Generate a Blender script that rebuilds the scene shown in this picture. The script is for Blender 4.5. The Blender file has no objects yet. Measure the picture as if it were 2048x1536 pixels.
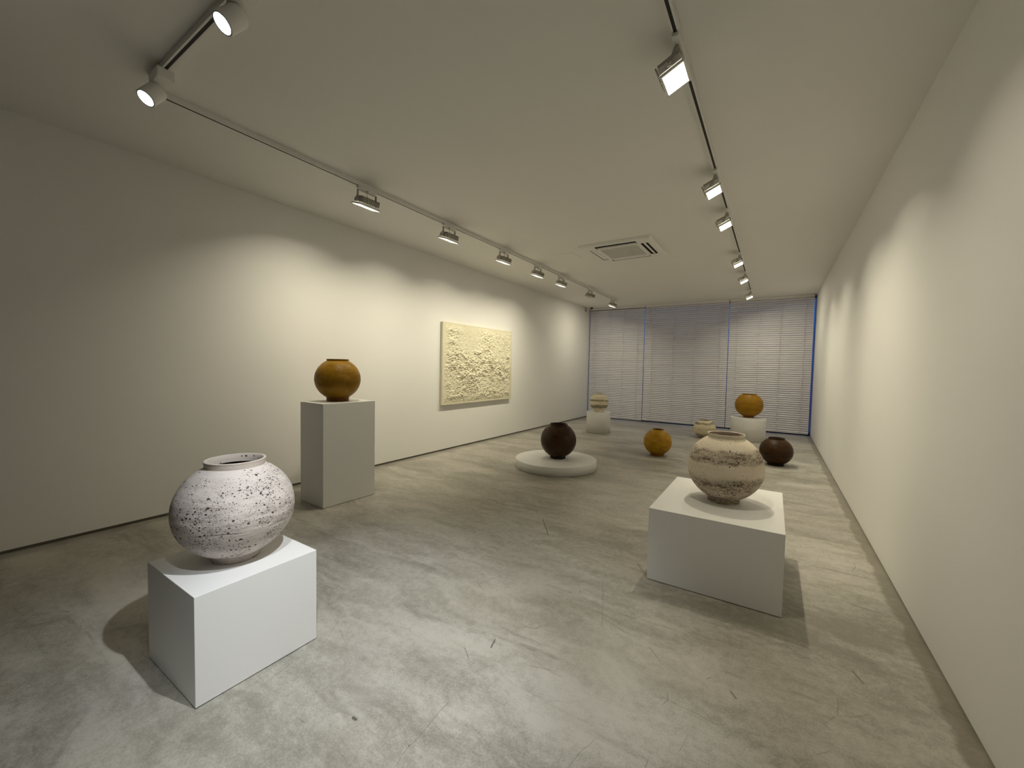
import bpy, bmesh, math, random
from mathutils import Vector, Matrix, noise

random.seed(7)
scene = bpy.context.scene
COL = scene.collection
PI = math.pi

# ------------------------------------------------------------------ camera
CAM_Z = 1.351
cam_data = bpy.data.cameras.new('camera')
cam = bpy.data.objects.new('camera', cam_data)
COL.objects.link(cam)
cam_data.sensor_fit = 'HORIZONTAL'
cam_data.sensor_width = 36.0
cam_data.lens = 36.0 * 807.22 / 2048.0
cam_data.clip_start = 0.02
yaw, pitch, roll = math.radians(33.005), math.radians(-2.424), math.radians(1.126)
fwd = Vector((-math.sin(yaw) * math.cos(pitch), math.cos(yaw) * math.cos(pitch), math.sin(pitch)))
r0 = Vector((math.cos(yaw), math.sin(yaw), 0))
u0 = r0.cross(fwd)
rt = r0 * math.cos(roll) + u0 * math.sin(roll)
up = -r0 * math.sin(roll) + u0 * math.cos(roll)
M3 = Matrix((rt, up, -fwd)).transposed()
cam.matrix_world = Matrix.Translation((0, 0, CAM_Z)) @ M3.to_4x4()
scene.camera = cam

# ------------------------------------------------------------------ world: blue dusk outside the glass
world = bpy.data.worlds.new('dusk')
scene.world = world
world.use_nodes = True
wn = world.node_tree
wn.nodes.clear()
w_out = wn.nodes.new('ShaderNodeOutputWorld')
w_bg = wn.nodes.new('ShaderNodeBackground')
w_tc = wn.nodes.new('ShaderNodeTexCoord')
w_sep = wn.nodes.new('ShaderNodeSeparateXYZ')
w_ramp = wn.nodes.new('ShaderNodeValToRGB')
w_ramp.color_ramp.elements[0].position = 0.46
w_ramp.color_ramp.elements[0].color = (0.045, 0.035, 0.12, 1)
w_ramp.color_ramp.elements[1].position = 0.56
w_ramp.color_ramp.elements[1].color = (0.035, 0.13, 0.42, 1)
w_map = wn.nodes.new('ShaderNodeMapRange')
w_map.inputs['From Min'].default_value = -1
wn.links.new(w_tc.outputs['Generated'], w_sep.inputs[0])
wn.links.new(w_sep.outputs['Z'], w_map.inputs['Value'])
wn.links.new(w_map.outputs[0], w_ramp.inputs[0])
wn.links.new(w_ramp.outputs[0], w_bg.inputs['Color'])
wn.links.new(w_bg.outputs[0], w_out.inputs[0])
w_bg.inputs['Strength'].default_value = .75

# ------------------------------------------------------------------ light levels (the room's own lamps)
FLOOD_W = 7.3            # each lit track floodlight of the left row
FLOOD_R_W = 7.0           # each one of the right row
SPOT_W = 90.0            # cool track spots
WARM = (1.0, 0.915, 0.695)
COOL = (0.93, 0.97, 1.0)
scene.view_settings.view_transform = 'Standard'
scene.view_settings.look = 'None'
scene.view_settings.exposure = 0.0
scene.view_settings.gamma = 1.0
scene.view_settings.use_curve_mapping = False
scene.cycles.max_bounces = 6
scene.cycles.diffuse_bounces = 4
scene.cycles.glossy_bounces = 2
scene.cycles.use_adaptive_sampling = True
scene.cycles.adaptive_threshold = 0.08
scene.cycles.use_denoising = True

# ------------------------------------------------------------------ helpers
def new_mat(name):
    m = bpy.data.materials.new(name)
    m.use_nodes = True
    nt = m.node_tree
    for n in list(nt.nodes):
        nt.nodes.remove(n)
    out = nt.nodes.new('ShaderNodeOutputMaterial')
    b = nt.nodes.new('ShaderNodeBsdfPrincipled')
    nt.links.new(b.outputs[0], out.inputs[0])
    return m, nt, b

class G:
    """tiny node-graph helper"""
    def __init__(s, nt):
        s.nt = nt
    def put(s, sock, v):
        if isinstance(v, bpy.types.NodeSocket):
            s.nt.links.new(v, sock)
        elif v is not None:
            if isinstance(v, (tuple, list)) and len(v) == 3 and sock.type == 'RGBA':
                v = (*v, 1)
            sock.default_value = v
    def coord(s, scale=(1, 1, 1), rot=(0, 0, 0), kind='Object'):
        t = s.nt.nodes.new('ShaderNodeTexCoord')
        m = s.nt.nodes.new('ShaderNodeMapping')
        m.inputs['Scale'].default_value = scale
        m.inputs['Rotation'].default_value = rot
        s.nt.links.new(t.outputs[kind], m.inputs['Vector'])
        return m.outputs[0]
    def noise(s, vec, scale=5, detail=4, rough=.55, dist=0, col=False):
        n = s.nt.nodes.new('ShaderNodeTexNoise')
        s.put(n.inputs['Vector'], vec)
        n.inputs['Scale'].default_value = scale
        n.inputs['Detail'].default_value = detail
        n.inputs['Roughness'].default_value = rough
        n.inputs['Distortion'].default_value = dist
        return n.outputs['Color' if col else 'Fac']
    def voro(s, vec, scale, feature='F1', rnd=1):
        n = s.nt.nodes.new('ShaderNodeTexVoronoi')
        n.feature = feature
        s.put(n.inputs['Vector'], vec)
        n.inputs['Scale'].default_value = scale
        n.inputs['Randomness'].default_value = rnd
        return n
    def m(s, op, a, b=None, c=None, clamp=False):
        n = s.nt.nodes.new('ShaderNodeMath')
        n.operation = op
        n.use_clamp = clamp
        s.put(n.inputs[0], a)
        if b is not None: s.put(n.inputs[1], b)
        if c is not None: s.put(n.inputs[2], c)
        return n.outputs[0]
    def vm(s, op, a, b=None):
        n = s.nt.nodes.new('ShaderNodeVectorMath')
        n.operation = op
        s.put(n.inputs[0], a)
        if b is not None: s.put(n.inputs[1], b)
        return n.outputs['Value'] if op in ('DOT_PRODUCT', 'LENGTH', 'DISTANCE') else n.outputs[0]
    def ramp(s, v, a, b, lo=0.0, hi=1.0, smooth=True):
        n = s.nt.nodes.new('ShaderNodeMapRange')
        if smooth: n.interpolation_type = 'SMOOTHSTEP'
        s.put(n.inputs['Value'], v)
        n.inputs['From Min'].default_value = a
        n.inputs['From Max'].default_value = b
        n.inputs['To Min'].default_value = lo
        n.inputs['To Max'].default_value = hi
        return n.outputs[0]
    def mix(s, f, a, b, blend='MIX'):
        n = s.nt.nodes.new('ShaderNodeMix')
        n.data_type = 'RGBA'
        n.blend_type = blend
        s.put(n.inputs[0], f)
        s.put(n.inputs[6], a)
        s.put(n.inputs[7], b)
        return n.outputs[2]
    def sep(s, v):
        n = s.nt.nodes.new('ShaderNodeSeparateXYZ')
        s.put(n.inputs[0], v)
        return n.outputs
    def bump(s, h, strength=.3, dist=.01):
        n = s.nt.nodes.new('ShaderNodeBump')
        n.inputs['Strength'].default_value = strength
        n.inputs['Distance'].default_value = dist
        s.put(n.inputs['Height'], h)
        return n.outputs[0]

def plain(name, col, rough=.5, metal=0.0, var=.04, bump=0.0, bscale=60):
    m, nt, b = new_mat(name)
    g = G(nt)
    v = g.coord()
    n = g.noise(v, 3.0, 3)
    c = g.mix(n, tuple(x * (1 - var) for x in col), tuple(min(1, x * (1 + var)) for x in col))
    g.put(b.inputs['Base Color'], c)
    b.inputs['Roughness'].default_value = rough
    b.inputs['Metallic'].default_value = metal
    if bump:
        g.put(b.inputs['Normal'], g.bump(g.noise(v, bscale, 3), bump, .002))
    return m

def emit_mat(name, col, strength):
    m, nt, b = new_mat(name)
    b.inputs['Base Color'].default_value = (.9, .9, .9, 1)
    b.inputs['Emission Color'].default_value = (*col, 1)
    b.inputs['Emission Strength'].default_value = strength
    m.cycles.emission_sampling = 'NONE'      # the lens glows; its lamp does the lighting
    return m

def link_mesh(name, me, mat=None, parent=None, loc=(0, 0, 0), smooth=False):
    o = bpy.data.objects.new(name, me)
    COL.objects.link(o)
    o.location = loc
    if parent is not None:
        o.parent = parent
    if mat is not None and not me.materials:
        me.materials.append(mat)
    if smooth:
        for p in me.polygons:
            p.use_smooth = True
    return o

def obj(name, bm, mat=None, parent=None, loc=(0, 0, 0), smooth=False, bevel=0.0, seg=2):
    if bevel:
        bmesh.ops.bevel(bm, geom=[e for e in bm.edges], offset=bevel, segments=seg, affect='EDGES', profile=.5)
    bmesh.ops.recalc_face_normals(bm, faces=bm.faces)
    me = bpy.data.meshes.new(name)
    bm.to_mesh(me)
    bm.free()
    return link_mesh(name, me, mat, parent, loc, smooth)

def box(bm, x0, x1, y0, y1, z0, z1):
    vs = [bm.verts.new((x, y, z)) for z in (z0, z1) for y in (y0, y1) for x in (x0, x1)]
    for f in ((0, 2, 3, 1), (4, 5, 7, 6), (0, 1, 5, 4), (2, 6, 7, 3), (0, 4, 6, 2), (1, 3, 7, 5)):
        bm.faces.new([vs[i] for i in f])
    return vs

def cyl(bm, p0, p1, r0_, r1_=None, seg=24, caps=True):
    r1_ = r0_ if r1_ is None else r1_
    p0, p1 = Vector(p0), Vector(p1)
    d = (p1 - p0).normalized()
    a = d.orthogonal().normalized()
    b = d.cross(a)
    A, B = [], []
    for i in range(seg):
        t = 2 * PI * i / seg
        k = a * math.cos(t) + b * math.sin(t)
        A.append(bm.verts.new(p0 + k * r0_))
        B.append(bm.verts.new(p1 + k * r1_))
    for i in range(seg):
        j = (i + 1) % seg
        bm.faces.new((A[i], A[j], B[j], B[i]))
    if caps:
        bm.faces.new(A[::-1])
        bm.faces.new(B)
    return A, B

def lathe(bm, prof, seg=96, close_bottom=False, close_top=False, fn=None):
    rings = []
    for r, z in prof:
        ring = []
        for i in range(seg):
            t = 2 * PI * i / seg
            p = Vector((r * math.cos(t), r * math.sin(t), z))
            if fn: p = fn(p)
            ring.append(bm.verts.new(p))
        rings.append(ring)
    for k in range(len(rings) - 1):
        for i in range(seg):
            j = (i + 1) % seg
            bm.faces.new((rings[k][i], rings[k][j], rings[k + 1][j], rings[k + 1][i]))
    if close_bottom: bm.faces.new(rings[0][::-1])
    if close_top: bm.faces.new(rings[-1])

def tube(bm, pts, r, seg=8):
    prev = None
    pts = [Vector(p) for p in pts]
    for k, p in enumerate(pts):
        d = (pts[min(k + 1, len(pts) - 1)] - pts[max(k - 1, 0)]).normalized()
        a = d.cross(Vector((0.31, 0.17, 0.93))).normalized()
        b = d.cross(a)
        ring = [bm.verts.new(p + (a * math.cos(2 * PI * i / seg) + b * math.sin(2 * PI * i / seg)) * r) for i in range(seg)]
        if prev:
            for i in range(seg):
                j = (i + 1) % seg
                bm.faces.new((prev[i], prev[j], ring[j], ring[i]))
        else:
            bm.faces.new(ring[::-1])
        prev = ring
    bm.faces.new(prev)

def tag(o, label=None, cat=None, group=None, kind=None):
    if label: o['label'] = label
    if cat: o['category'] = cat
    if group: o['group'] = group
    if kind: o['kind'] = kind
    return o

def empty(name, loc, label, cat, group=None, rz=0.0):
    o = bpy.data.objects.new(name, None)
    o.empty_display_size = .1
    COL.objects.link(o)
    o.location = loc
    o.rotation_euler = (0, 0, rz)
    return tag(o, label, cat, group)

# ------------------------------------------------------------------ materials
H = 3.0
XL, XR, YB, YF = -4.371, 0.687, 10.658, -6.5
REV = 0.025

def wall_paint(name, col):
    m, nt, b = new_mat(name)
    g = G(nt)
    v = g.coord()
    c = g.mix(g.noise(v, 1.3, 3), tuple(x * .985 for x in col), tuple(min(1, x * 1.01) for x in col))
    g.put(b.inputs['Base Color'], c)
    b.inputs['Roughness'].default_value = .62
    b.inputs['Specular IOR Level'].default_value = .3
    g.put(b.inputs['Normal'], g.bump(g.noise(v, 240, 4), .10, .001))
    return m

M_wall = wall_paint('white_wall_paint', (.81, .80, .775))
M_ceil = wall_paint('white_ceiling_paint', (.83, .82, .79))
M_plinth = plain('white_plinth_paint', (.85, .845, .83), .5, 0, .01, .05, 300)
M_reveal = plain('dark_reveal', (.17, .155, .125), .6)
M_white_metal = plain('white_coated_metal', (.80, .79, .76), .4)
M_grey_metal = plain('grey_cast_metal', (.42, .40, .36), .45, .2)
M_black = plain('black_plastic', (.012, .012, .012), .3)
M_dark = plain('dark_slot', (.02, .018, .016), .7)
M_cable = plain('grey_cable', (.45, .44, .42), .5)
M_ring = plain('dark_lens_ring', (.10, .11, .13), .35, .6)
M_lens_warm = emit_mat('warm_lens', (1, .93, .78), 14.0)
M_lens_warm_soft = emit_mat('warm_lens_left', (1, .95, .80), 9.0)
M_lens_cool = emit_mat('cool_lens', (.9, .96, 1), 16.0)
M_lens_off = plain('unlit_lens', (.30, .29, .27), .15)
M_slat = plain('lilac_grey_slat', (.80, .775, .775), .55, 0, .03)
M_cord = plain('blind_cord', (.66, .64, .64), .8)
M_alu = plain('window_aluminium', (.10, .11, .14), .4, .5)

def concrete():
    m, nt, b = new_mat('polished_concrete')
    g = G(nt)
    v = g.coord()
    vs = g.coord(scale=(.55, 1.6, 1), rot=(0, 0, .35))       # trowel direction
    warp = g.vm('SCALE', g.noise(v, 1.7, 3, col=True))
    nt.nodes[-1].inputs['Scale'].default_value = .55
    v2 = g.vm('ADD', vs, warp)
    n1 = g.noise(v2, 1.1, 4, .62)
    n2 = g.noise(v2, 3.4, 6, .68, .5)
    n3 = g.noise(v, 26, 4, .7)
    n4 = g.noise(v, 120, 2, .7)
    t = g.m('ADD', g.m('MULTIPLY', n1, .50), g.m('MULTIPLY', n2, .50))
    t = g.m('ADD', t, g.m('MULTIPLY', g.m('SUBTRACT', n3, .5), .26))
    t = g.m('ADD', t, g.m('MULTIPLY', g.m('SUBTRACT', n4, .5), .24))
    t = g.ramp(t, .34, .66)
    c = g.mix(t, (.245, .229, .190), (.515, .492, .435))
    # warm ochre-tinged clouds and pale pinkish clouds
    c = g.mix(g.ramp(g.noise(v2, .9, 2), .5, .72, 0, .30), c, (.40, .36, .27))
    c = g.mix(g.ramp(g.noise(v, 1.6, 3), .56, .75, 0, .28), c, (.55, .515, .50))
    # darker smears along the trowel direction
    st = g.noise(g.coord(scale=(.5, 3.2, 1), rot=(0, 0, .18)), 2.6, 5, .7)
    c = g.mix(g.ramp(st, .56, .74, 0, .6), c, (.165, .148, .118))
    # pits and flecks
    vo = g.voro(v, 9.0)
    sz = g.m('MULTIPLY', g.sep(vo.outputs['Color'])[0], .045)
    fleck = g.m('MULTIPLY', g.m('LESS_THAN', g.m('ADD', vo.outputs['Distance'], g.m('MULTIPLY', g.m('SUBTRACT', n4, .5), .09)), g.m('MULTIPLY', sz, .75)),
                g.m('GREATER_THAN', g.sep(vo.outputs['Color'])[1], .55))
    c = g.mix(g.m('MULTIPLY', fleck, .7), c, (.06, .055, .045))
    # hair scratches: thin warped lines broken up by a mask
    def scratch(scale, rot, seed, width):
        vv = g.vm('ADD', g.coord(scale=(1, 1, 1), rot=(0, 0, rot)), (seed, seed * 1.7, 0))
        w = g.vm('ADD', vv, g.vm('SCALE', g.noise(vv, 2.2, 3, col=True)))
        nt.nodes[-2].inputs['Scale'].default_value = .14
        e = g.voro(w, scale, 'DISTANCE_TO_EDGE')
        line = g.m('LESS_THAN', e.outputs['Distance'], width)
        return g.m('MULTIPLY', line, g.ramp(g.noise(vv, 3.1, 3), .56, .62))
    s1 = scratch(1.3, .3, 3.1, .0022)
    s2 = scratch(2.9, 1.2, 9.4, .0035)
    c = g.mix(g.m('MULTIPLY', g.m('MAXIMUM', s1, s2), .42), c, (.10, .09, .07))
    # individual scratches seen on the slab
    P = g.coord()
    px, py, _ = g.sep(P)
    wob = g.m('MULTIPLY', g.m('SUBTRACT', g.noise(P, 14, 3), .5), .018)
    total = None
    segs = [(-1.685, 3.138, -1.48, 2.863, .010, .85), (-.746, 2.80, -.677, 2.70, .006, .9), (.424, 3.034, .56, 3.012, .007, .9),
            (-.711, 2.012, -.868, 2.451, .004, .5), (-1.55, 3.90, -1.52, 3.72, .006, .5), (-1.11, 1.60, -1.09, 1.54, .010, .9),
            (-1.20, 1.47, -1.13, 1.42, .004, .8), (-2.95, .95, -2.85, .83, .005, .6), (-1.30, .93, -1.28, .93, .012, 1),
            (.35, 2.35, .38, 2.28, .010, .7), (.62, 1.02, .615, .97, .016, .7), (-.46, 1.98, -.41, 1.93, .004, .6),
            (.60, 2.55, .66, 2.54, .008, .6), (-.1, 1.9, -.08, 1.87, .010, .7)]
    for x0, y0, x1, y1, w, a in segs:
        L = math.hypot(x1 - x0, y1 - y0)
        dx, dy = (x1 - x0) / L, (y1 - y0) / L
        ax, ay = g.m('SUBTRACT', px, x0), g.m('SUBTRACT', py, y0)
        al = g.m('ADD', g.m('MULTIPLY', ax, dx), g.m('MULTIPLY', ay, dy))
        pe = g.m('ADD', g.m('MULTIPLY', ax, -dy), g.m('MULTIPLY', ay, dx))
        w, a = w * .55, a * .85
        pe = g.m('ABSOLUTE', g.m('ADD', pe, wob))
        over = g.m('ABSOLUTE', g.m('SUBTRACT', al, L / 2))
        over = g.m('MAXIMUM', g.m('SUBTRACT', over, L / 2), 0.0)
        k = g.m('MULTIPLY', g.ramp(g.m('ADD', pe, over), w * .4, w, 1, 0), a)
        total = k if total is None else g.m('MAXIMUM', total, k)
    c = g.mix(total, c, (.075, .065, .05))
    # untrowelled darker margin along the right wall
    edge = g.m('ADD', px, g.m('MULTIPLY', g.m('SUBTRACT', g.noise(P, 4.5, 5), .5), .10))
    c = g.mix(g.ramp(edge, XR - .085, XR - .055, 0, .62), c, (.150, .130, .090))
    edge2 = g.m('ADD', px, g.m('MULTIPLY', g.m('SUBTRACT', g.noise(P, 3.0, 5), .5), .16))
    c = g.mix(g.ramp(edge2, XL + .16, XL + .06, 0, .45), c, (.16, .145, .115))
    g.put(b.inputs['Base Color'], c)
    ro = g.ramp(n2, .35, .65, .40, .58)
    g.put(b.inputs['Roughness'], ro)
    b.inputs['Specular IOR Level'].default_value = .45
    hgt = g.m('ADD', g.m('MULTIPLY', n3, .6), g.m('MULTIPLY', n4, .4))
    hgt = g.m('SUBTRACT', hgt, g.m('MULTIPLY', g.m('MAXIMUM', fleck, total), .6))
    g.put(b.inputs['Normal'], g.bump(hgt, .18, .003))
    return m
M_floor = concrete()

def jar_white(name, Hh, bands, seed, density=.14, base=(.74, .67, .61), alt=(.80, .755, .71), stain=(.24, .185, .13), low=0.0, pmin=.28, wobble=.26, crack=None, speck=(.045, .03, .035)):
    """cream stoneware with horizontal torn bands of dark grit; bands: (height fraction, half width, strength)"""
    m, nt, b = new_mat(name)
    g = G(nt)
    co = g.coord()
    co = g.vm('ADD', co, (seed, seed * .7, 0))
    raw = g.coord()
    z = g.m('DIVIDE', g.sep(raw)[2], Hh)
    str_v = g.vm('MULTIPLY', co, (1, 1, 5.5))
    wob = g.m('MULTIPLY', g.m('SUBTRACT', g.noise(co, 4.5, 5, .6), .5), wobble)
    zz = g.m('ADD', z, wob)
    mask = None
    for c_, w_, s_ in bands:
        k = g.m('DIVIDE', g.m('ABSOLUTE', g.m('SUBTRACT', zz, c_)), w_)
        k = g.m('MULTIPLY', g.ramp(k, .55, 1.05, 1, 0), s_)
        mask = k if mask is None else g.m('MAXIMUM', mask, k)
    patch = g.ramp(g.noise(g.vm('MULTIPLY', co, (1, 1, 2.0)), 6.5, 4), .34, .60)
    mask = g.m('MULTIPLY', mask, g.m('ADD', pmin, g.m('MULTIPLY', patch, 1 - pmin)))
    streak = g.ramp(g.noise(str_v, 11, 7, .72), .40, .68)
    fine = g.noise(co, 75, 5, .7)
    c = g.mix(g.noise(str_v, 4.5, 6, .6), base, alt)
    c = g.mix(g.ramp(g.noise(co, 7, 5), .5, .75, 0, .35), c, tuple(x * .80 for x in base))
    st = g.m('MULTIPLY', mask, g.m('ADD', .45, g.m('MULTIPLY', streak, .62)))
    st = g.m('MULTIPLY', st, g.ramp(fine, .36, .60, .50, 1.15))
    c = g.mix(g.m('MULTIPLY', st, .92, clamp=True), c, stain)
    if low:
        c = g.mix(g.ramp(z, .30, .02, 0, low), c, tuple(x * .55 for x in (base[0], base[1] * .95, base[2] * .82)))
    # grit: small dark pits, denser in the bands
    specks = None
    for sc, rmax, k0, off in ((52, .36, 1.0, 0.0), (105, .42, 1.5, 3.3), (200, .44, 1.7, 6.1), (30, .22, .7, 7.7)):
        vv = g.vm('MULTIPLY', g.vm('ADD', co, (off, off, off)), (1, 1, 1.35))
        vo = g.voro(g.vm('ADD', vv, g.vm('SCALE', g.noise(vv, 40, 2, col=True))), sc)
        nt.nodes[-3].inputs['Scale'].default_value = .006
        cr, cg, cb = g.sep(vo.outputs['Color'])
        prob = g.m('ADD', density * k0 * .55, g.m('MULTIPLY', mask, .80 * k0))
        prob = g.m('MULTIPLY', prob, g.ramp(g.noise(g.vm('ADD', co, (5, off, 2)), 9, 3), .42, .58))
        on = g.m('LESS_THAN', cr, prob)
        rad = g.m('MULTIPLY', g.m('ADD', .25, g.m('MULTIPLY', cg, .75)), rmax)
        k = g.m('MULTIPLY', on, g.m('LESS_THAN', vo.outputs['Distance'], rad))
        specks = k if specks is None else g.m('MAXIMUM', specks, k)
    c = g.mix(g.m('MULTIPLY', specks, .95), c, speck)
    if crack:
        zw = g.m('ADD', z, g.m('MULTIPLY', g.m('SUBTRACT', g.noise(co, 3.0, 4, .6), .5), .10))
        ln = g.m('LESS_THAN', g.m('ABSOLUTE', g.m('SUBTRACT', zw, crack)), .0035)
        ln = g.m('MULTIPLY', ln, g.ramp(g.noise(co, 4.0, 3), .44, .52))
        specks = g.m('MAXIMUM', specks, g.m('MULTIPLY', ln, .8))
        c = g.mix(g.m('MULTIPLY', ln, .75), c, speck)
    g.put(b.inputs['Base Color'], c)
    b.inputs['Roughness'].default_value = .72
    b.inputs['Specular IOR Level'].default_value = .3
    hgt = g.m('ADD', g.m('MULTIPLY', g.noise(str_v, 14, 5, .6), .6), g.m('MULTIPLY', fine, .25))
    hgt = g.m('SUBTRACT', hgt, g.m('MULTIPLY', specks, .8))
    hgt = g.m('SUBTRACT', hgt, g.m('MULTIPLY', st, .35))
    g.put(b.inputs['Normal'], g.bump(hgt, .55, .006))
    return m

def jar_glaze(name, Hh, c0, c1, c2, foot, seed, rough=.42, freckle=.5, fcol=(.6, .42, .2)):
    m, nt, b = new_mat(name)
    g = G(nt)
    co = g.vm('ADD', g.coord(), (seed, 0, seed))
    z = g.m('DIVIDE', g.sep(g.coord())[2], Hh)
    sv = g.vm('MULTIPLY', co, (1, 1, 2.6))
    n = g.noise(sv, 7, 6, .65)
    c = g.mix(g.ramp(n, .35, .65), c0, c1)
    c = g.mix(g.ramp(g.noise(co, 13, 5), .52, .72, 0, .6), c, c2)
    c = g.mix(g.ramp(z, .16, .07, 0, .9), c, foot)
    vo = g.voro(co, 55)
    cr, cg, cb = g.sep(vo.outputs['Color'])
    sp = g.m('MULTIPLY', g.m('LESS_THAN', cr, g.m('MULTIPLY', g.ramp(g.noise(co, 6, 3), .45, .62), freckle * .5)),
             g.m('LESS_THAN', vo.outputs['Distance'], g.m('MULTIPLY', cg, .33)))
    c = g.mix(g.m('MULTIPLY', sp, .65), c, fcol)
    g.put(b.inputs['Base Color'], c)
    g.put(b.inputs['Roughness'], g.ramp(g.noise(co, 20, 4), .3, .7, rough - .08, rough + .16))
    b.inputs['Specular IOR Level'].default_value = .22
    hgt = g.m('ADD', g.noise(sv, 16, 5, .6), g.m('MULTIPLY', g.noise(co, 60, 4), .4))
    hgt = g.m('ADD', hgt, g.m('MULTIPLY', sp, .5))
    g.put(b.inputs['Normal'], g.bump(hgt, .40, .005))
    return m

# ------------------------------------------------------------------ room shell
T = .15
def struct(name, bm, mat, **k):
    return tag(obj(name, bm, mat, **k), kind='structure')

bm = bmesh.new(); box(bm, XL - T, XR + T, YF - T, YB + 1.2, -T, 0); struct('floor', bm, M_floor)
bm = bmesh.new(); box(bm, XL - T, XR + T, YF - T, YB + .4, H, H + T); struct('ceiling', bm, M_ceil)
bm = bmesh.new(); box(bm, XL - T, XL, YF, YB + .3, REV, H); struct('wall_left', bm, M_wall)
bm = bmesh.new(); box(bm, XR, XR + T, YF, YB + .3, REV * .5, H); struct('wall_right', bm, M_wall)
bm = bmesh.new(); box(bm, XL - T, XR + T, YF - T, YF, 0, H); struct('wall_rear', bm, M_wall)
bm = bmesh.new(); box(bm, XL - T, XL - .014, YF, YB, 0, REV); struct('baseboard_left', bm, M_reveal)
bm = bmesh.new(); box(bm, XR + .012, XR + T, YF, YB, 0, REV * .5); struct('baseboard_right', bm, M_reveal)

# glazed front behind the blinds: frame, mullions and panes of the street window
m_glass, nt, b = new_mat('street_glass')
b.inputs['Base Color'].default_value = (.9, .95, 1, 1)
b.inputs['Transmission Weight'].default_value = 1.0
b.inputs['Roughness'].default_value = .0
b.inputs['IOR'].default_value = 1.1
bm = bmesh.new()
box(bm, XL, XR, YB + .10, YB + .20, 0, .055)
box(bm, XL, XR, YB + .10, YB + .20, H - .05, H)
win = struct('window_1', bm, M_alu)
for k, x in enumerate((XL + .02, -2.75, -1.02)):
    bm = bmesh.new(); box(bm, x - .02, x + .02, YB + .10, YB + .20, .035, H - .05)
    obj('mullion', bm, M_alu, win)
for x0, x1 in ((XL + .04, -2.77), (-2.73, -1.04), (-1.00, XR - .001)):
    bm = bmesh.new(); box(bm, x0, x1, YB + .145, YB + .157, .035, H - .05)
    obj('pane', bm, m_glass, win)

# ------------------------------------------------------------------ slatted blinds
def blind(x0, x1, cords, label, zbot, tilt):
    y = YB - .035
    root = empty('slatted_blind', ((x0 + x1) / 2, y, 0), label, 'blind', 'slatted blinds closed across the end window')
    hw = (x1 - x0) / 2
    bm = bmesh.new(); box(bm, -hw, hw, -.03, .03, H - .05, H - .001)
    obj('headrail', bm, M_slat, root, bevel=.003, seg=1)
    bm = bmesh.new(); box(bm, -hw, hw, -.014, .014, zbot, zbot + .022)
    obj('bottom_rail', bm, M_slat, root, bevel=.003, seg=1)
    # one thin curved slat, shared by all
    me = bpy.data.meshes.new('slat')
    bm = bmesh.new()
    n = 4
    prof = []
    for i in range(n + 1):
        s = (i / n - .5) * .052
        prof.append((s, .0028 * (1 - (2 * i / n - 1) ** 2)))
    up_, dn = [], []
    for xx in (-hw, hw):
        up_.append([bm.verts.new((xx, s, h + .0006)) for s, h in prof])
        dn.append([bm.verts.new((xx, s, h - .0006)) for s, h in prof])
    for i in range(n):
        bm.faces.new((up_[0][i], up_[1][i], up_[1][i + 1], up_[0][i + 1]))
        bm.faces.new((dn[0][i + 1], dn[1][i + 1], dn[1][i], dn[0][i]))
    for i in (0, n):
        bm.faces.new((up_[0][i], up_[1][i], dn[1][i], dn[0][i]))
    bmesh.ops.recalc_face_normals(bm, faces=bm.faces)
    bm.to_mesh(me); bm.free()
    me.materials.append(M_slat)
    pitch_ = .0465
    z = zbot + .022 + .03
    rnd = random.Random(int(x0 * 100))
    while z < H - .07:
        o = bpy.data.objects.new('slat', me)
        COL.objects.link(o)
        o.parent = root
        o.location = (0, rnd.uniform(-.001, .001), z)
        o.rotation_euler = (math.radians(tilt + rnd.uniform(-2.2, 2.2)), 0, rnd.uniform(-.0006, .0006))
        z += pitch_
    for c in cords:
        bm = bmesh.new()
        box(bm, c - (x0 + x1) / 2 - .005, c - (x0 + x1) / 2 + .005, -.0285, -.0265, zbot + .01, H - .03)
        obj('ladder_tape', bm, M_cord, root)
    return root

blind(XL + .03, -2.861, (-4.165, -3.785, -3.403, -3.02), 'closed lilac grey slatted blind at the end window beside the left wall', .022, 64)
blind(-2.846, -.939, (-2.654, -2.147, -1.634, -1.096), 'wide middle slatted blind of the end window, behind the low ochre jar', .034, 63)
blind(-.924, XR - .040, (-.754, -.333, .067, .491), 'closed slatted blind at the end window beside the right wall, behind the dark squat jar', .034, 64)

# ------------------------------------------------------------------ plinths
def box_plinth(cx, cy, sx, sy, sz, rot, label):
    root = empty('box_plinth', (cx, cy, 0), label, 'plinth', 'white gallery plinths', rot)
    bm = bmesh.new(); box(bm, -sx / 2, sx / 2, -sy / 2, sy / 2, .004, sz)
    obj('body', bm, M_plinth, root, bevel=.0012, seg=1)
    bm = bmesh.new(); box(bm, -sx / 2 + .006, sx / 2 - .006, -sy / 2 + .006, sy / 2 - .006, 0, .004)
    tag(obj('recessed_foot', bm, M_reveal, root), 'thin dark recessed foot')
def round_plinth(cx, cy, R, h, label, name='round_plinth'):
    root = empty(name, (cx, cy, 0), label, 'plinth', 'white gallery plinths')
    bm = bmesh.new()
    lathe(bm, [(R, .004), (R, h - .003), (R - .0009, h - .0009), (R - .003, h)], 128, True, True)
    o = obj('body', bm, M_plinth, root)
    for p in o.data.polygons:
        p.use_smooth = abs(p.normal.z) < .5
    bm = bmesh.new(); lathe(bm, [(R - .006, 0), (R - .006, .004)], 64, True, True)
    tag(obj('recessed_foot', bm, M_reveal, root), 'thin dark recessed foot')

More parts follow.
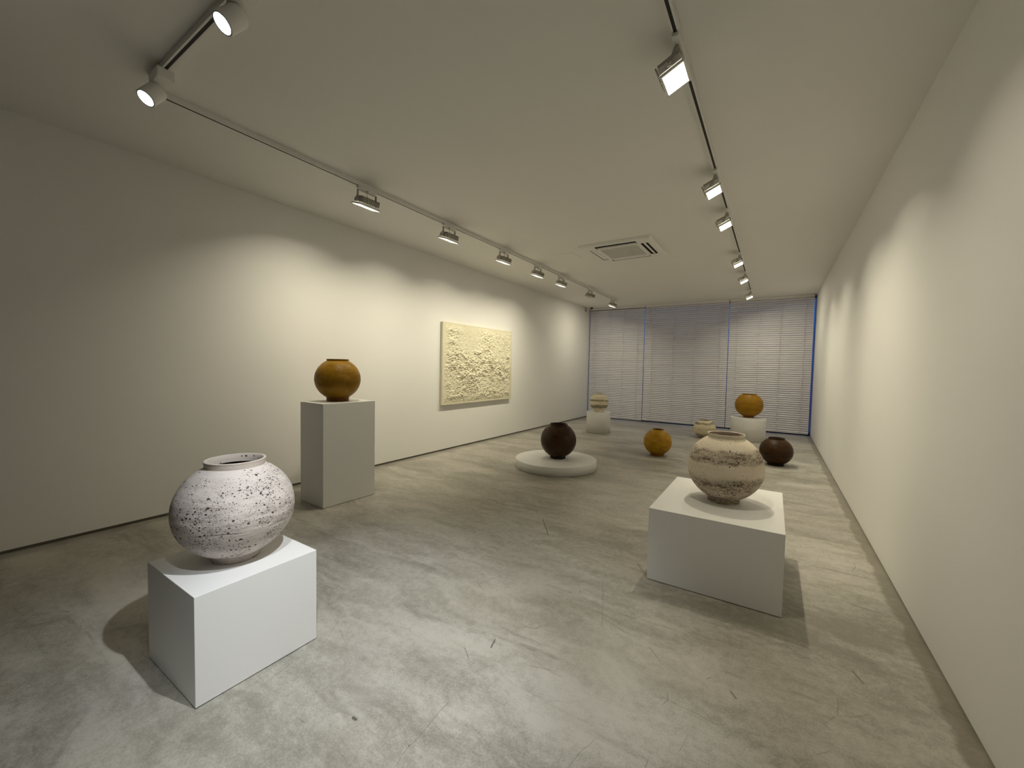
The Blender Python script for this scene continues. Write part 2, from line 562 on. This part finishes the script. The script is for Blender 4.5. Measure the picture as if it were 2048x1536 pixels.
box_plinth(-3.649, 2.438, .401, .559, .975, -.035, 'tall narrow white box plinth close to the left wall')
box_plinth(-2.080, .856, .498, .496, .444, .009, 'low white cube plinth in the left foreground under the speckled jar')
box_plinth(-.280, 3.091, .727, .918, .466, .003, 'wide low white box plinth in the right foreground')
round_plinth(-2.469, 4.940, .549, .116, 'flat white disc platform on the floor in the middle', 'round_platform')
round_plinth(-3.105, 8.184, .249, .437, 'slim white cylinder plinth near the left end of the blinds')
round_plinth(-.405, 9.225, .305, .448, 'broad white cylinder plinth in front of the right blind')

# ------------------------------------------------------------------ moon jars
def moon_jar(cx, cy, z0, R, Hh, rr, rf, nh, fh, mat, label, seed, lumpy=.0, flare=.006, lip=.011, rimmat=None, footmat=None, inner=None, rz=0.0, inner_low=False):
    root_name = 'moon_jar'
    zb, zt = fh, Hh - nh
    rb, rn = rf * 1.02, rr * .965
    t0, t1 = -math.acos(min(.999, rb / R)), math.acos(min(.999, rn / R))
    bsem = (zt - zb) / (math.sin(t1) - math.sin(t0))
    zc = zt - bsem * math.sin(t1)
    rnd = random.Random(seed)
    off = Vector((rnd.uniform(-9, 9), rnd.uniform(-9, 9), rnd.uniform(-9, 9)))
    def disp(p, amt=1.0):
        if lumpy <= 0: return p
        w = max(0.0, min(1.0, (p.z - zb) / .05)) * max(0.0, min(1.0, (zt - p.z) / .05))
        q = Vector((p.x * 5, p.y * 5, p.z * 13)) + off
        d = noise.noise(q) * .6 + noise.noise(q * 2.3) * .3 + noise.noise(Vector((p.x * 2, p.y * 2, p.z * 3)) + off) * 1.0
        n = Vector((p.x, p.y, 0))
        if n.length > 1e-6: n.normalize()
        seam = -.45 * math.exp(-((p.z - zc - .012) / .006) ** 2)
        return p + n * (d + seam) * lumpy * w * amt
    # body (outer wall)
    prof = []
    N = 56
    for i in range(N + 1):
        t = t0 + (t1 - t0) * i / N
        prof.append((R * math.cos(t), zc + bsem * math.sin(t)))
    bm = bmesh.new()
    lathe(bm, prof, 120, fn=disp)
    root = obj(root_name, bm, mat, None, (cx, cy, z0), True)
    root.rotation_euler = (0, 0, rz)
    tag(root, label, 'jar', 'stoneware moon jars')
    # foot ring
    bm = bmesh.new()
    lathe(bm, [(rf * .86, .006), (rf * .90, 0), (rf * .985, 0), (rf, .003), (rf * 1.0, fh * .6), (rb, fh + .001), (rb * .99, fh + .006)], 96)
    lathe(bm, [(rf * .86, .006), (.001, .008)], 96)
    obj('foot', bm, footmat or mat, root, (0, 0, 0), True)
    # neck with a rounded lip
    bm = bmesh.new()
    zt2 = Hh
    prof = [(rn * 1.0, zt - .004), (rr * .975, zt + nh * .25), (rr * .985, zt + nh * .55), (rr - .002, zt2 - .006), (rr, zt2 - .003), (rr - .0015, zt2 - .0005), (rr - lip * .5, zt2),
            (rr - lip + .002, zt2 - .001), (rr - lip, zt2 - .004)]
    if inner_low: prof += [(rr - lip - .003, zt + nh * .3), (rn - lip, zt - .006)]
    lathe(bm, prof, 96)
    obj('neck', bm, rimmat or mat, root, (0, 0, 0), True)
    # inner wall of the vessel
    bm = bmesh.new()
    prof = []
    s = (R - .013) / R
    for i in range(25):
        t = t0 + (t1 - t0) * i / 24
        prof.append((R * math.cos(t) * s - (.004 if i == 24 else 0), zc + bsem * math.sin(t) * (s if i else .96)))
    prof[-1] = (rn - lip, zt - .006)
    if not inner_low: prof += [(rr - lip - .003, zt + nh * .3), (rr - lip, Hh - .004)]
    prof.insert(0, (.001, prof[0][1]))
    lathe(bm, prof, 72)
    tag(obj('inner_wall', bm, inner or mat, root, (0, 0, 0), True), 'dark unglazed inside')
    return root

IN_BROWN = plain('brown_clay_inside', (.16, .095, .045), .7)
IN_TAUPE = plain('taupe_clay_inside', (.36, .27, .22), .7)
IN_DARK = plain('dark_clay_inside', (.03, .018, .010), .7)

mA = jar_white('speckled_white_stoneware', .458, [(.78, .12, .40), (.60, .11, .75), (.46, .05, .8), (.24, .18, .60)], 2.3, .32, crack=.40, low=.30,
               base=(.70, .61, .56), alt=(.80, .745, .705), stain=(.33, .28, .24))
mI = jar_white('banded_white_stoneware', .463, [(.715, .115, 1.15), (.25, .21, 1.15), (.03, .09, 1.4)], 8.1, .12, pmin=.5, wobble=.22,
               base=(.70, .60, .46), alt=(.76, .685, .555), stain=(.20, .145, .085))
mE = jar_white('small_banded_stoneware', .387, [(.62, .055, 1.1), (.30, .10, 1.4)], 15.2, .05, pmin=.75, wobble=.16, base=(.70, .62, .46), alt=(.76, .69, .53), stain=(.17, .135, .07))
mF = jar_white('torn_collar_stoneware', .347, [(.88, .085, 1.4), (.52, .05, .45), (.12, .17, .9)], 21.7, .08, pmin=.6, wobble=.30, base=(.66, .58, .40), alt=(.72, .64, .47), stain=(.16, .13, .09))
mB = jar_glaze('ochre_glaze_tall', .42, (.22, .108, .003), (.32, .165, .006), (.38, .22, .035), (.15, .045, .007), 1.0, .42, .6)
mD = jar_glaze('ochre_glaze_floor', .416, (.30, .155, .003), (.41, .22, .006), (.45, .28, .03), (.20, .075, .008), 4.0, .36, .9, (.75, .6, .3))
mG = jar_glaze('ochre_glaze_back', .46, (.29, .142, .004), (.35, .18, .006), (.38, .21, .02), (.19, .07, .009), 9.0, .45, .5)
mC = jar_glaze('dark_brown_glaze', .472, (.024, .0085, .001), (.042, .017, .002), (.055, .027, .005), (.008, .003, .002), 12.0, .40, .2, (.12, .08, .04))
mH = jar_glaze('dark_umber_glaze', .399, (.026, .0085, .001), (.046, .018, .0015), (.060, .029, .004), (.006, .003, .002), 17.0, .42, .2, (.12, .08, .04))
m_nA = jar_white('pale_neck_stoneware', .5, [(.2, .01, 0.0)], 3.9, .03, base=(.66, .57, .50), alt=(.74, .67, .60))
m_nI = jar_white('cream_neck_stoneware', .463, [(.94, .03, .25)], 5.9, .06, base=(.70, .60, .46), alt=(.74, .67, .54))

moon_jar(-2.082, .862, .444, .243, .458, .122, .097, .030, .030, mA, 'white moon jar with fine dark specks on the low cube plinth in the left foreground', 3, .0035, lip=.013, rimmat=m_nA, inner=IN_BROWN, rz=.6, inner_low=True)
moon_jar(-3.691, 2.455, .975, .216, .420, .106, .105, .018, .040, mB, 'ochre moon jar on the tall narrow plinth by the left wall', 5, .0012, inner=IN_DARK)
moon_jar(-2.452, 4.970, .116, .242, .472, .122, .105, .018, .034, mC, 'dark brown moon jar on the flat disc platform', 7, .0012, inner=IN_DARK)
moon_jar(-1.509, 6.579, 0, .212, .416, .094, .104, .012, .036, mD, 'ochre moon jar standing directly on the floor', 9, .0015, inner=IN_DARK)
moon_jar(-3.117, 8.225, .437, .196, .387, .099, .104, .020, .040, mE, 'small white moon jar with two dark bands on the slim cylinder plinth', 11, .0015, inner=IN_TAUPE)
moon_jar(-1.141, 8.911, 0, .208, .360, .116, .105, .010, .022, mF, 'small cream moon jar with a torn dark collar on the floor near the blinds', 13, .004, inner=IN_TAUPE)
moon_jar(-.400, 9.225, .448, .246, .462, .130, .092, .012, .024, mG, 'wide ochre moon jar on the broad cylinder plinth by the blinds', 15, .001, inner=IN_DARK)
moon_jar(.062, 7.001, 0, .212, .399, .105, .105, .018, .030, mH, 'squat dark umber moon jar on the floor by the right wall', 17, .001, inner=IN_DARK)
moon_jar(-.260, 3.082, .466, .234, .463, .114, .098, .027, .032, mI, 'cream moon jar with smoky dark bands on the wide plinth in the right foreground', 19, .003, lip=.008, rimmat=m_nI, inner=IN_TAUPE, rz=2.1)

# ------------------------------------------------------------------ relief painting on the left wall
PY0, PY1, PZ0, PZ1, PD = 4.66, 6.62, .728, 2.035, .045
m_paint, nt, b = new_mat('cream_impasto')
g = G(nt)
co = g.coord()
c = g.mix(g.noise(co, 5, 6, .6), (.66, .61, .44), (.76, .72, .55))
c = g.mix(g.ramp(g.noise(co, 17, 5), .55, .75, 0, .4), c, (.56, .51, .36))
g.put(b.inputs['Base Color'], c)
b.inputs['Roughness'].default_value = .7
g.put(b.inputs['Normal'], g.bump(g.noise(co, 90, 5, .7), .5, .004))
M_canvas = plain('canvas_side', (.72, .68, .54), .8, 0, .03, .2, 200)
xw = XL + .012
bm = bmesh.new(); box(bm, 0, PD - .012, PY0 - 5.64, PY1 - 5.64, PZ0 - 1.38, PZ1 - 1.38)
pt = obj('relief_painting', bm, M_canvas, None, (xw, 5.64, 1.38), bevel=.002, seg=1)
tag(pt, 'large cream canvas with thick crumbly relief hung on the left wall', 'painting')
NY, NZ = 320, 214
bm = bmesh.new()
grid = []
W, Hp = PY1 - PY0, PZ1 - PZ0
for j in range(NZ + 1):
    row = []
    for i in range(NY + 1):
        yy, zz = W * i / NY, Hp * j / NZ
        edge = min(yy, W - yy, zz, Hp - zz)
        e = max(0.0, min(1.0, (edge - .03) / .10))
        q = Vector((yy, zz, 0))
        a = noise.fractal(q * 9, .8, 2.1, 5)
        bl = noise.noise(q * 2.3 + Vector((4, 2, 1)))
        ridg = 1 - abs(noise.noise(Vector((yy * 22 + zz * 9, zz * 30 - yy * 6, 3))))
        ridg = max(0.0, ridg - .62) / .38
        zone = max(.12, min(1.0, .80 + bl * 1.3 - (zz / Hp - .5) * .75 - (yy / W - .5) * .35))
        lump = max(0.0, noise.noise(q * 7.5 + Vector((9, 9, 9))) - .28) * .05
        pit = max(0.0, noise.noise(q * 26 + Vector((1, 7, 3))) - .12)
        h = .006 + e * (zone * (.017 * max(0, a + .25) + .017 * ridg - .030 * pit) + lump * 1.2 + .004 * noise.noise(q * 55) + .006)
        h = max(.002, h)
        row.append(bm.verts.new((PD - .012 + h, PY0 - 5.64 + yy, PZ0 - 1.38 + zz)))
    grid.append(row)
for j in range(NZ):
    for i in range(NY):
        bm.faces.new((grid[j][i], grid[j][i + 1], grid[j + 1][i + 1], grid[j + 1][i]))
bd = [e_ for e_ in bm.edges if len(e_.link_faces) == 1]
r_ = bmesh.ops.extrude_edge_only(bm, edges=bd)
for v_ in [x for x in r_['geom'] if isinstance(x, bmesh.types.BMVert)]:
    v_.co.x = PD - .013
tag(obj('impasto_layer', bm, m_paint, pt, (0, 0, 0), True), 'crumbly cream paint layer')

# ------------------------------------------------------------------ lighting tracks
TZ = 2.965
def track(name_label, p0, p1, along, mounts):
    """ceiling track of C profile with an open dark slot; covered where an adapter sits"""
    root = empty('track_rail', ((p0[0] + p1[0]) / 2, (p0[1] + p1[1]) / 2, H), name_label, 'lighting track', 'ceiling lighting tracks')
    L = (p1[1] - p0[1]) if along == 'y' else (p1[0] - p0[0])
    hw, sl = .017, .0078
    def bx(bm, s0, s1, w0, w1, z0, z1):
        if along == 'y': box(bm, w0, w1, s0, s1, z0, z1)
        else: box(bm, s0, s1, w0, w1, z0, z1)
    dz = TZ - H
    bm = bmesh.new()
    bx(bm, -L / 2, L / 2, -hw, -sl, dz, -.0005)
    bx(bm, -L / 2, L / 2, sl, hw, dz, -.0005)
    bx(bm, -L / 2, L / 2, -sl, sl, dz + .022, -.0005)
    obj('rail_body', bm, M_white_metal, root)
    bm = bmesh.new()
    bx(bm, -L / 2, L / 2, -sl, sl, dz + .0006, dz + .022)
    obj('slot', bm, M_dark, root)
    for s in (-L / 2, L / 2):
        bm = bmesh.new(); bx(bm, s - .004, s + .004, -hw - .001, hw + .001, dz - .001, -.0008)
        obj('end_cap', bm, M_white_metal, root)
    return root

XTL, XTR, YTC = -3.225, -.462, .872
track('long white ceiling lighting track along the left wall', (XTL, .95), (XTL, 9.46), 'y', None)
track('white ceiling lighting track near the right wall, slot facing down', (XTR, -1.8), (XTR, 9.50), 'y', None)
track('short crosswise ceiling lighting track above the left foreground', (-3.10, YTC), (XTR - .02, YTC), 'x', None)

# ------------------------------------------------------------------ floodlights
def flood(x, y, face, theta, label, group, lens_y, lens_x, body_y, watts, lit=True, wash=0.0, hx=0.0, stem=.125, adapter=.20, yr=0.0, lens_mat=None, shell=None, spread=114):
    """track floodlight: adapter, yoke, ribbed housing, flared reflector, lens, cable.  face=+1 aims at +x"""
    root = empty('track_floodlight', (x, y, TZ), label, 'ceiling light', group, (0 if face > 0 else PI) + yr)
    bm = bmesh.new()
    box(bm, -.0165, .0165, -adapter * .5, adapter * .5, -.020, -.0003)
    obj('adapter', bm, M_white_metal, root, bevel=.002, seg=1)
    bm = bmesh.new()
    cyl(bm, (0, 0, -.019), (0, 0, -.034), .011)
    obj('swivel', bm, M_grey_metal, root)
    ay = body_y / 2 + .006
    bm = bmesh.new()
    box(bm, -.010, .010, -ay - .003, ay + .003, -.036, -.033)
    for s in (-1, 1):
        box(bm, -.010, .010, s * ay - .003, s * ay + .003, -stem - .012, -.034)
    for v_ in bm.verts:
        v_.co.x += hx * max(0.0, min(1.0, (-.034 - v_.co.z) / (stem - .034)))
    obj('yoke', bm, M_grey_metal, root)
    # tilted head, built in head space: -n is the way it shines
    hd = bpy.data.objects.new('lamp_head', None)
    def put(bm, mat, name, parent, **k):
        Rm = Matrix.Translation((hx, 0, -stem)) @ Matrix.Rotation(-theta, 4, 'Y')
        bmesh.ops.transform(bm, matrix=Rm, verts=bm.verts)
        return obj(name, bm, mat, parent, **k)
    bh, bt = .055, lens_x * .5 + .006
    bm = bmesh.new(); box(bm, -bt, bt, -body_y / 2, body_y / 2, -.020, .022)
    hs = put(bm, shell or M_grey_metal, 'housing', root, bevel=.003, seg=1)
    bm = bmesh.new()
    nr = 9
    for i in range(nr):
        yy = -body_y / 2 + body_y * (i + .5) / nr
        box(bm, -bt * .86, bt * .86, yy - .0025, yy + .0025, .020, .040)
        box(bm, -bt - .007, -bt + .001, yy - .0025, yy + .0025, -.016, .036)
    put(bm, M_grey_metal, 'cooling_fins', hs)
    # flared frame round the lens
    bm = bmesh.new()
    def loop(hx, hy, z): return [bm.verts.new((sx * hx, sy * hy, z)) for sx, sy in ((-1, -1), (1, -1), (1, 1), (-1, 1))]
    a = loop(bt, body_y / 2, -.018); b_ = loop(lens_x / 2 + .010, lens_y / 2 + .010, -.038); c_ = loop(lens_x / 2 + .010, lens_y / 2 + .010, -.041); d_ = loop(lens_x / 2, lens_y / 2, -.041); e_ = loop(lens_x / 2, lens_y / 2, -.036)
    for p, q in ((a, b_), (b_, c_), (c_, d_), (d_, e_)):
        for i in range(4):
            j = (i + 1) % 4
            bm.faces.new((p[i], p[j], q[j], q[i]))
    put(bm, M_white_metal, 'reflector_frame', hs)
    bm = bmesh.new(); box(bm, -lens_x / 2, lens_x / 2, -lens_y / 2, lens_y / 2, -.038, -.036)
    put(bm, (lens_mat or M_lens_warm) if lit else M_lens_off, 'lens', hs)
    for s in (-1, 1):
        bm = bmesh.new(); cyl(bm, (0, s * (ay - .004), 0), (0, s * (ay + .014), 0), .011, .009, 16)
        put(bm, M_grey_metal, 'knob', hs)
    bm = bmesh.new()
    pts = []
    for i in range(13):
        t = i / 12
        pts.append((hx * t - .004 - .012 * math.sin(t * PI), .010 - .028 * t + .018 * math.sin(t * PI), -.022 - t * (stem - .050)))
    tube(bm, pts, .0028, 6)
    obj('cable', bm, M_cable, root)
    if lit:
        ld = bpy.data.lights.new('flood_light', 'AREA')
        ld.shape = 'RECTANGLE'
        ld.size, ld.size_y = .045, .060
        ld.energy = watts
        ld.color = WARM
        ld.spread = math.radians(spread)
        lo = bpy.data.objects.new('flood_light', ld)
        COL.objects.link(lo)
        lo.parent = hs
        lo.matrix_local = Matrix.Translation((hx, 0, -stem)) @ Matrix.Rotation(-theta, 4, 'Y') @ Matrix.Translation((0, 0, -.0425)) @ Matrix.Rotation(-wash, 4, 'Y')
    return root

FSPREAD = 106
ords = ['nearest the camera', 'second from the camera', 'third from the camera', 'fourth from the camera', 'fifth from the camera', 'sixth from the camera', 'last before the blinds']
for i, y in enumerate((2.44, 3.565, 4.695, 5.655, 6.50, 7.83, 9.20)):
    lit = i != 5
    lab = 'yoke floodlight on the left ceiling track, ' + ords[i] if lit else 'unlit yoke floodlight on the left ceiling track, sixth from the camera'
    flood(XTL, y, -1, math.radians(17), lab, 'floodlights washing the left wall', .225, .115, .185, FLOOD_W * (1.6 if i == 6 else 1.0), lit, math.radians(0 if i == 6 else 15), spread=168 if i == 6 else FSPREAD, lens_mat=M_lens_warm_soft)
ords = ['nearest the camera', 'second from the camera', 'third from the camera', 'fourth from the camera', 'fifth from the camera', 'last before the blinds']
for i, y in enumerate((2.20, 3.74, 4.66, 6.42, 7.66, 9.38)):
    flood(XTR, y, 1, math.radians(24), 'bright floodlight on the right ceiling track, ' + ords[i], 'floodlights washing the right wall', .150, .105, .140, FLOOD_R_W * (.62, 1, 1, 1, 1.1, 1.7)[i], True, math.radians(-8 if i == 5 else -2), -.032, .108, .24, spread=168 if i == 5 else FSPREAD, shell=M_white_metal)

# ------------------------------------------------------------------ cylinder spots
def spot(x, y, aim, label, group, watts, angle=70, box_mount=True, body=(0, 0, 0)):
    root = empty('track_spotlight', (x, y, TZ), label, 'ceiling light', group)
    bm = bmesh.new(); box(bm, -.062, .062, -.040, .040, -.055, -.0005)
    obj('driver_box', bm, M_white_metal, root, bevel=.003, seg=1)
    d = Vector(aim).normalized()
    base = Vector(body)
    bm = bmesh.new()
    cyl(bm, (base.x, base.y, -.054), (base.x, base.y, base.z), .012, seg=16)
    obj('swivel', bm, M_white_metal, root)
    rear = base - d * .050
    front = base + d * .060
    bm = bmesh.new()
    seg = 40
    a = d.orthogonal().normalized(); b_ = d.cross(a)
    prof = [(.001, rear), (.036, rear), (.043, rear + d * .006), (.0475, rear + d * .02), (.0475, front - d * .004), (.0460, front), (.0425, front), (.0425, front - d * .006)]
    rings = [[bm.verts.new(c + (a * math.cos(2 * PI * i / seg) + b_ * math.sin(2 * PI * i / seg)) * r) for i in range(seg)] for r, c in prof]
    for p, q in zip(rings, rings[1:]):
        for i in range(seg):
            j = (i + 1) % seg
            bm.faces.new((p[i], p[j], q[j], q[i]))
    hd = obj('lamp_head', bm, M_white_metal, root, smooth=True)
    bm = bmesh.new()
    prof = [(.0427, front - d * .005), (.0427, front + d * .0006), (.0395, front + d * .0006), (.0395, front - d * .005)]
    rings = [[bm.verts.new(c + (a * math.cos(2 * PI * i / seg) + b_ * math.sin(2 * PI * i / seg)) * r) for i in range(seg)] for r, c in prof]
    for p, q in zip(rings, rings[1:]):
        for i in range(seg):
            j = (i + 1) % seg
            bm.faces.new((p[i], p[j], q[j], q[i]))
    tag(obj('lens_ring', bm, M_ring, hd), 'dark ring round the lens')
    bm = bmesh.new(); cyl(bm, front - d * .004, front - d * .002, .0395, seg=32)
    obj('lens', bm, M_lens_cool, hd)
    ld = bpy.data.lights.new('spot_light', 'SPOT')
    ld.energy = watts
    ld.color = COOL
    ld.spot_size = math.radians(angle)
    ld.spot_blend = .75
    ld.shadow_soft_size = .022
    lo = bpy.data.objects.new('spot_light', ld)
    COL.objects.link(lo)
    lo.parent = hd
    lo.matrix_local = Matrix.Translation(front + d * .024) @ d.to_track_quat('-Z', 'Y').to_matrix().to_4x4()
    return root

AIM = (-.074, -.639, -.766)
AIM2 = (.13, -.593, -.794)
spot(-2.955, YTC, AIM2, 'white cylinder spotlight at the left end of the crosswise ceiling track', 'cylinder spotlights', SPOT_W * .22, 46, body=(-.055, -.025, -.110))
spot(-2.00, YTC, AIM, 'white cylinder spotlight at the top edge of the photo on the crosswise ceiling track', 'cylinder spotlights', SPOT_W * .22, 46, body=(-.060, -.015, -.108))
# the rest of the spots on the same rails, above and behind the camera
def aim(x, y, tx, ty, tz): return (tx - x, ty - y, tz - 2.83)
spot(XTR, .93, aim(XTR, .93, -1.75, 1.05, 0), 'white cylinder spotlight on the right ceiling track aimed at the speckled jar', 'cylinder spotlights', SPOT_W * 1.85, 52, body=(-.05, 0, -.10))
spot(XTR, .25, aim(XTR, .25, -1.2, 1.35, 0), 'white cylinder spotlight on the right ceiling track above the camera', 'cylinder spotlights', SPOT_W * 1.6, 54, body=(-.05, 0, -.10))

# ------------------------------------------------------------------ ceiling cassette air conditioner
ac = empty('ceiling_cassette', (-1.820, 5.575, H), 'square white four-way air conditioner cassette in the ceiling', 'air conditioner')
AZ = -.030
def frame_faces(bm, rects_open, half):
    """flat panel with rectangular openings cut on a grid"""
    xs = sorted({-half, half, *[v for r in rects_open for v in (r[0], r[1])]})
    ys = sorted({-half, half, *[v for r in rects_open for v in (r[2], r[3])]})
    vs = {}
    def V(x, y, z):
        k = (round(x, 5), round(y, 5), round(z, 5))
        if k not in vs: vs[k] = bm.verts.new((x, y, z))
        return vs[k]
    for i in range(len(xs) - 1):
        for j in range(len(ys) - 1):
            mx, my = (xs[i] + xs[i + 1]) / 2, (ys[j] + ys[j + 1]) / 2
            if any(r[0] < mx < r[1] and r[2] < my < r[3] for r in rects_open): continue
            bm.faces.new((V(xs[i], ys[j], AZ), V(xs[i], ys[j + 1], AZ), V(xs[i + 1], ys[j + 1], AZ), V(xs[i + 1], ys[j], AZ)))
    for r in rects_open:
        c = [(r[0], r[2]), (r[1], r[2]), (r[1], r[3]), (r[0], r[3])]
        for a_, b__ in zip(c, c[1:] + c[:1]):
            bm.faces.new([bm.verts.new(p) for p in ((a_[0], a_[1], AZ), (b__[0], b__[1], AZ), (b__[0], b__[1], -.004), (a_[0], a_[1], -.004))])
hf = .455
slots = [(-.275, .275, -.400, -.305), (-.275, .275, .310, .385), (-.385, -.310, -.275, .275), (.305, .400, -.275, .275)]
bm = bmesh.new()
frame_faces(bm, slots + [(-.262, .262, -.262, .262)], hf)
o_ = hf + .020
ring1 = [(-hf, -hf), (hf, -hf), (hf, hf), (-hf, hf)]
ring2 = [(-o_, -o_), (o_, -o_), (o_, o_), (-o_, o_)]
for i in range(4):
    j = (i + 1) % 4
    bm.faces.new([bm.verts.new((*ring1[i], AZ)), bm.verts.new((*ring1[j], AZ)), bm.verts.new((*ring2[j], -.006)), bm.verts.new((*ring2[i], -.006))])
    bm.faces.new([bm.verts.new((*ring2[i], -.006)), bm.verts.new((*ring2[j], -.006)), bm.verts.new((*ring2[j], -.0005)), bm.verts.new((*ring2[i], -.0005))])
bmesh.ops.remove_doubles(bm, verts=bm.verts, dist=1e-5)
obj('panel', bm, M_white_metal, ac)
bm = bmesh.new(); box(bm, -.41, .41, -.41, .41, -.004, -.001)
tag(obj('dark_duct', bm, M_dark, ac), 'black duct behind the slots')
for r in slots:
    bm = bmesh.new()
    x0_, x1_, y0_, y1_ = r[0] + .0006, r[1] - .0006, r[2] + .0006, r[3] - .0006
    c = [(x0_, y0_), (x1_, y0_), (x1_, y1_), (x0_, y1_)]
    for a_, b__ in zip(c, c[1:] + c[:1]):
        bm.faces.new([bm.verts.new(p) for p in ((a_[0], a_[1], AZ + .001), (b__[0], b__[1], AZ + .001), (b__[0], b__[1], -.004), (a_[0], a_[1], -.004))])
    obj('slot_liner', bm, M_dark, ac)
for k, r in enumerate(slots):
    bm = bmesh.new()
    horiz = (r[1] - r[0]) > (r[3] - r[2])
    cx_, cy_ = (r[0] + r[1]) / 2, (r[2] + r[3]) / 2
    Lh = .262
    wv, sh, ang = {0: (.013, .030, 4), 1: (.031, .004, 3), 2: (.031, 0, 3), 3: (.016, .0, 10)}[k]
    box(bm, -Lh, Lh, -wv, wv, -.0015, .0015)
    Rm = Matrix.Translation((cx_, cy_ + (sh if horiz else 0), AZ + .004)) @ Matrix.Rotation(0 if horiz else PI / 2, 4, 'Z') @ Matrix.Rotation(math.radians(ang), 4, 'X')
    bmesh.ops.transform(bm, matrix=Rm, verts=bm.verts)
    obj('louvre', bm, M_white_metal, ac)
bm = bmesh.new()
for i in range(27):
    yy = -.255 + .51 * i / 26
    box(bm, yy - .0035, yy + .0035, -.255, .255, AZ - .001, AZ + .012)
box(bm, -.262, .262, -.262, -.250, AZ - .002, AZ + .012); box(bm, -.262, .262, .250, .262, AZ - .002, AZ + .012)
box(bm, -.262, -.250, -.262, .262, AZ - .002, AZ + .012); box(bm, .250, .262, -.262, .262, AZ - .002, AZ + .012)
for yy in (-.085, .085): box(bm, -.255, .255, yy - .004, yy + .004, AZ, AZ + .010)
gr = obj('intake_grille', bm, M_white_metal, ac)
gr['kind'] = 'stuff'
bm = bmesh.new(); box(bm, -.25, .25, -.25, .25, AZ + .013, AZ + .016)
obj('filter', bm, plain('grey_filter', (.12, .115, .10), .9), ac)
for x_, y_ in ((-.27, -.28), (.28, .28)):
    bm = bmesh.new(); cyl(bm, (x_, y_, AZ - .002), (x_, y_, AZ + .002), .007, seg=12)
    obj('screw_cap', bm, M_cable, ac)

bm = bmesh.new(); box(bm, -.195, .195, -.195, .195, -.0035, -.0003)
tag(obj('access_hatch', bm, M_ceil, None, (-2.685, 5.53, H), bevel=.001, seg=1), 'faint square access hatch in the ceiling between left track and air conditioner', 'hatch')

# ------------------------------------------------------------------ dome camera in the far left corner
dc = empty('security_camera', (-4.13, 10.17, H), 'small white dome security camera on the ceiling in the far left corner', 'camera')
bm = bmesh.new(); lathe(bm, [(.062, -.0005), (.064, -.012), (.058, -.030), (.046, -.036)], 40, True, True)
obj('base', bm, M_white_metal, dc, smooth=False)
bm = bmesh.new(); lathe(bm, [(.042, -.034), (.040, -.046), (.033, -.060), (.020, -.070), (.001, -.074)], 32)
tag(obj('dome', bm, M_black, dc, smooth=True), 'black glossy dome')
bm = bmesh.new(); box(bm, -.004, .036, -.016, .016, -.12, -.01)
tag(obj('conduit_box', bm, M_grey_metal, None, (XL + .0045, 10.30, H), bevel=.002, seg=1), 'small grey conduit box at the top of the left wall beside the dome camera', 'box')
